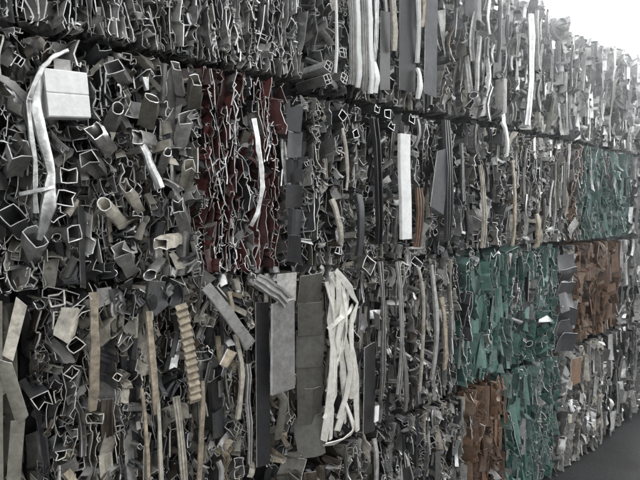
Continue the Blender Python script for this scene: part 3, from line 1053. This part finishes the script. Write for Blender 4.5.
# second row
bale('2a', 21, -130, 287, Z2, Z3 + .004, 'dark bale with the white box piece, bent silver lever and dark red folds',
     [(0, .566, dict(kinds=K_MIX, mats=DARK, cw=(0.0168, 0.0352), edge=CM)), (.566, .797, dict(kinds=K_MIX, mats=DARK + [('cream_paint', 1.8), ('pale_grey_paint', 2.5), ('olive_grey_paint', 1.5)], cw=(0.0143, 0.0280), edge=CM)),
      (.797, .899, dict(kinds=K_RED, mats=RED, cw=(.014, .023), edge=CE)), (.899, .925, dict(kinds=K_FOLD, mats=DARK, cw=(0.0143, 0.0240), edge=CE)), (.925, 1, dict(kinds=K_RED, mats=RED, cw=(.014, .023), edge=CE))],
     (DARK, CM), infn=210, xs=(-.45, at(287, 208).x))
bale('2b', 22, 289, 455, Z2 - .005, Z3 - .03, 'dark second row bale with small square tube ends and an upright white flat bar',
     [(0, .35, dict(kinds=K_BOX, mats=DARK, cw=(0.0143, 0.0256), edge=CE)), (.35, 1, dict(kinds=K_BOX + [('strip', 3)], mats=DARK, cw=(0.0143, 0.0240), edge=CE))], (DARK, CE), infn=170)
bale('2c', 23, 457, 567, Z2 + .005, Z3 - .02, 'dark second row bale with bright outlines and short tan strip beside the green bale',
     [(0, 1, dict(kinds=K_BOX + [('strip', 2.5)], mats=DARK + [('pale_grey_paint', .7)], cw=(0.0168, 0.0280), edge=CE))], (DARK, CE), infn=170)
bale('2d', 24, 569, 630, Z2, Z3 - .02, 'upper green bale in the second row, above the upper brown bale',
     [(0, .10, dict(kinds=K_FOLD, mats=[('brown_paint', 1), ('dull_aluminium', 1)], cw=(0.017, 0.030))), (.10, 1, dict(kinds=K_SHEET, mats=GREEN, cw=(.022, .040), edge=CG, tilt=.5))], (GREEN, CE), infn=120)
bale('2e', 25, 0, 0, Z2 + .01, Z3 - .03, 'grey second row bale at the right edge, beside the upper green bale',
     [(0, 1, dict(kinds=K_FLAKE, mats=ALU2, cw=(0.0179, 0.0403), yf=(-.038, .03), edge=CM))], (ALU, CE), infn=60, xs=(at(631.5, 208).x, 5.2))
# third row
bale('3z', 30, 0, 0, Z1, Z2 - .02, 'pale bale of flat olive grey sheets, cut off by the left edge',
     [(0, 1, dict(kinds=K_SHEET, mats=[('olive_grey_paint', 3), ('cream_paint', 1)], cw=(0.046, 0.083), edge=CD))], (WARM, CD), infn=20, xs=(-.55, at(23.5, 208).x))
bale('3a', 31, 25, 296, Z1, Z2 - .006, 'bale with tan strips, a ribbed tan strip and dark box profile ends',
     [(0, .30, dict(kinds=K_BOX, mats=WARM, cw=(0.0168, 0.0304), edge=CD)), (.30, .52, dict(kinds=K_STRIP + [('wiggle', 3), ('chunk', 2)], mats=WARM, cw=(0.0143, 0.0240), edge=CD)),
      (.52, 1, dict(kinds=K_STRIP, mats=WARM + [('tan_woodgrain', .8), ('cream_paint', .8)], cw=(0.0143, 0.0240), edge=CD))], (WARM, CD), infn=260, top=110, topy=.12, toph=.0)
bale('3b', 32, 298, 459, Z1 + .01, Z2 - .008, 'bale with a crushed bundle of cream strips and stacked olive panels at its left end',
     [(0, .4, dict(kinds=K_STRIP, mats=WARM, cw=(0.0143, 0.0240), edge=CM)), (.4, 1, dict(kinds=K_STRIP, mats=DARK + [('pale_grey_paint', 1), ('bare_aluminium', 2)], cw=(0.0109, 0.0192), edge=CM))], (DARK, CM), infn=240, top=110, topy=.12, toph=.0)
bale('3c', 33, 461, 559, Z1 + .02, Z2 - .015, 'large green bale in the third row, right of the bale with the cream bundle',
     [(0, 1, dict(kinds=K_SHEET, mats=GREEN, cw=(.020, .036), edge=CG, tilt=.5))], (GREEN, CE), infn=150, top=60, topy=.12, toph=.0)
bale('3d', 34, 561, 622, Z1 + .025, Z2 - .01, 'upper brown bale with a column of grey plates at its left end',
     [(0, .18, dict(kinds=K_FOLD, mats=DARK, cw=(0.017, 0.030))), (.18, 1, dict(kinds=K_SHEET, mats=BROWN, cw=(0.029, 0.053), edge=[('dirty_cut_edge', 1), ('brown_paint', 3)], tilt=.6))], (BROWN, CD), infn=80)
bale('3e', 35, 0, 0, Z1 + .02, Z2 - .01, 'grey third row bale at the right edge, beside the upper brown bale',
     [(0, 1, dict(kinds=K_FLAKE, mats=ALU2, cw=(0.0179, 0.0403), yf=(-.038, .03), edge=CM))], (ALU, CE), infn=60, xs=(at(623.5, 208).x, 5.2))
# bottom row
bale('4a', 40, 60, 338, Z0, Z1 - .03, 'low grey bale barely showing under the grey panel and stacked olive panels',
     [(0, 1, dict(kinds=K_MIX, mats=WARM, cw=(0.023, 0.048), edge=CD))], (WARM, CD), infn=60, yoff=-.05, top=60, xs=(-.5, at(338, 208).x))
bale('4b', 41, 340, 468, Z0, Z1, 'crumpled grey bottom row bale left of the lower brown bale',
     [(0, 1, dict(kinds=K_MIX + [('ribbon', 4), ('strip', 1.5)], mats=DARK + [('olive_grey_paint', 2), ('bare_aluminium', 2)], cw=(0.0143, 0.0280), edge=CD))], (DARK, CM), infn=170, yoff=-.015)
bale('4c', 42, 470, 509, Z0, Z1 + .005, 'lower brown bale in the bottom row, narrow, under the large green bale',
     [(0, 1, dict(kinds=K_SHEET, mats=BROWN, cw=(0.029, 0.048), edge=[('dirty_cut_edge', 1), ('brown_paint', 3)], tilt=.6))], (BROWN, CD), infn=60, yoff=-.01)
bale('4d', 43, 510.5, 558, Z0, Z1 + .01, 'lower green bale in the bottom row, right of the lower brown bale',
     [(0, 1, dict(kinds=K_SHEET, mats=GREEN, cw=(.020, .036), edge=CG, tilt=.5))], (GREEN, CE), infn=120, yoff=-.02)
bale('4e', 44, 560, 606, Z0, Z1 + .01, 'bottom row bale of pale crumpled flakes, right of the lower green bale',
     [(0, 1, dict(kinds=K_FLAKE, mats=PALE + [('cream_paint', 1.5), ('white_paint', .8)], cw=(0.0179, 0.0403), yf=(-.038, .03), edge=CM))], (PALE, CE), infn=120, yoff=-.03)
bale('4f', 45, 607, 634, Z0, Z1 + .01, 'dark grey bottom row bale right of the pale flaky one',
     [(0, 1, dict(kinds=K_FLAKE, mats=ALU + [('anthracite_paint', 4)], cw=(0.0312, 0.0569), yf=(-.038, .03), edge=CM))], (ALU, CE), infn=60, yoff=-.01)
bale('4g', 46, 0, 0, Z0, Z1 + .01, 'grey bottom row bale cut off by the right edge, on the dark ground',
     [(0, 1, dict(kinds=K_FLAKE, mats=ALU2, cw=(0.0179, 0.0403), yf=(-.038, .03), edge=CM))], (ALU, CE), infn=40, xs=(at(635, 208).x, 5.3))

# ------------------------------------------------------------------ added haze volume, stands in for lens glare at the top right
def build_glare_haze():
    P = Piece('glare_haze')
    a, zl, zh = 41.0, -1.0, 3.0
    P.V = [(-a, -a, zl), (a, -a, zl), (a, a, zl), (-a, a, zl), (-a, -a, zh), (a, -a, zh), (a, a, zh), (-a, a, zh)]
    P.F = [(3, 2, 1, 0), (4, 5, 6, 7), (0, 1, 5, 4), (1, 2, 6, 5), (2, 3, 7, 6), (3, 0, 4, 7)]
    P.M = [0] * 6
    m = bpy.data.materials.new('glare_haze')
    m.use_nodes = True
    nt = m.node_tree
    nt.nodes.clear()
    v = nt.nodes.new('ShaderNodeVolumePrincipled')
    v.inputs['Color'].default_value = (0.88, 0.94, 1.0, 1)
    v.inputs['Density'].default_value = 0.0042
    v.inputs['Anisotropy'].default_value = 0.89
    o = nt.nodes.new('ShaderNodeOutputMaterial')
    nt.links.new(v.outputs[0], o.inputs['Volume'])
    MATS['glare_haze'] = m
    P.mats = ('glare_haze',)
    mesh_object('glare_haze', P, None, origin=Vector((0, 0, 0)), kind='stuff')


build_glare_haze()
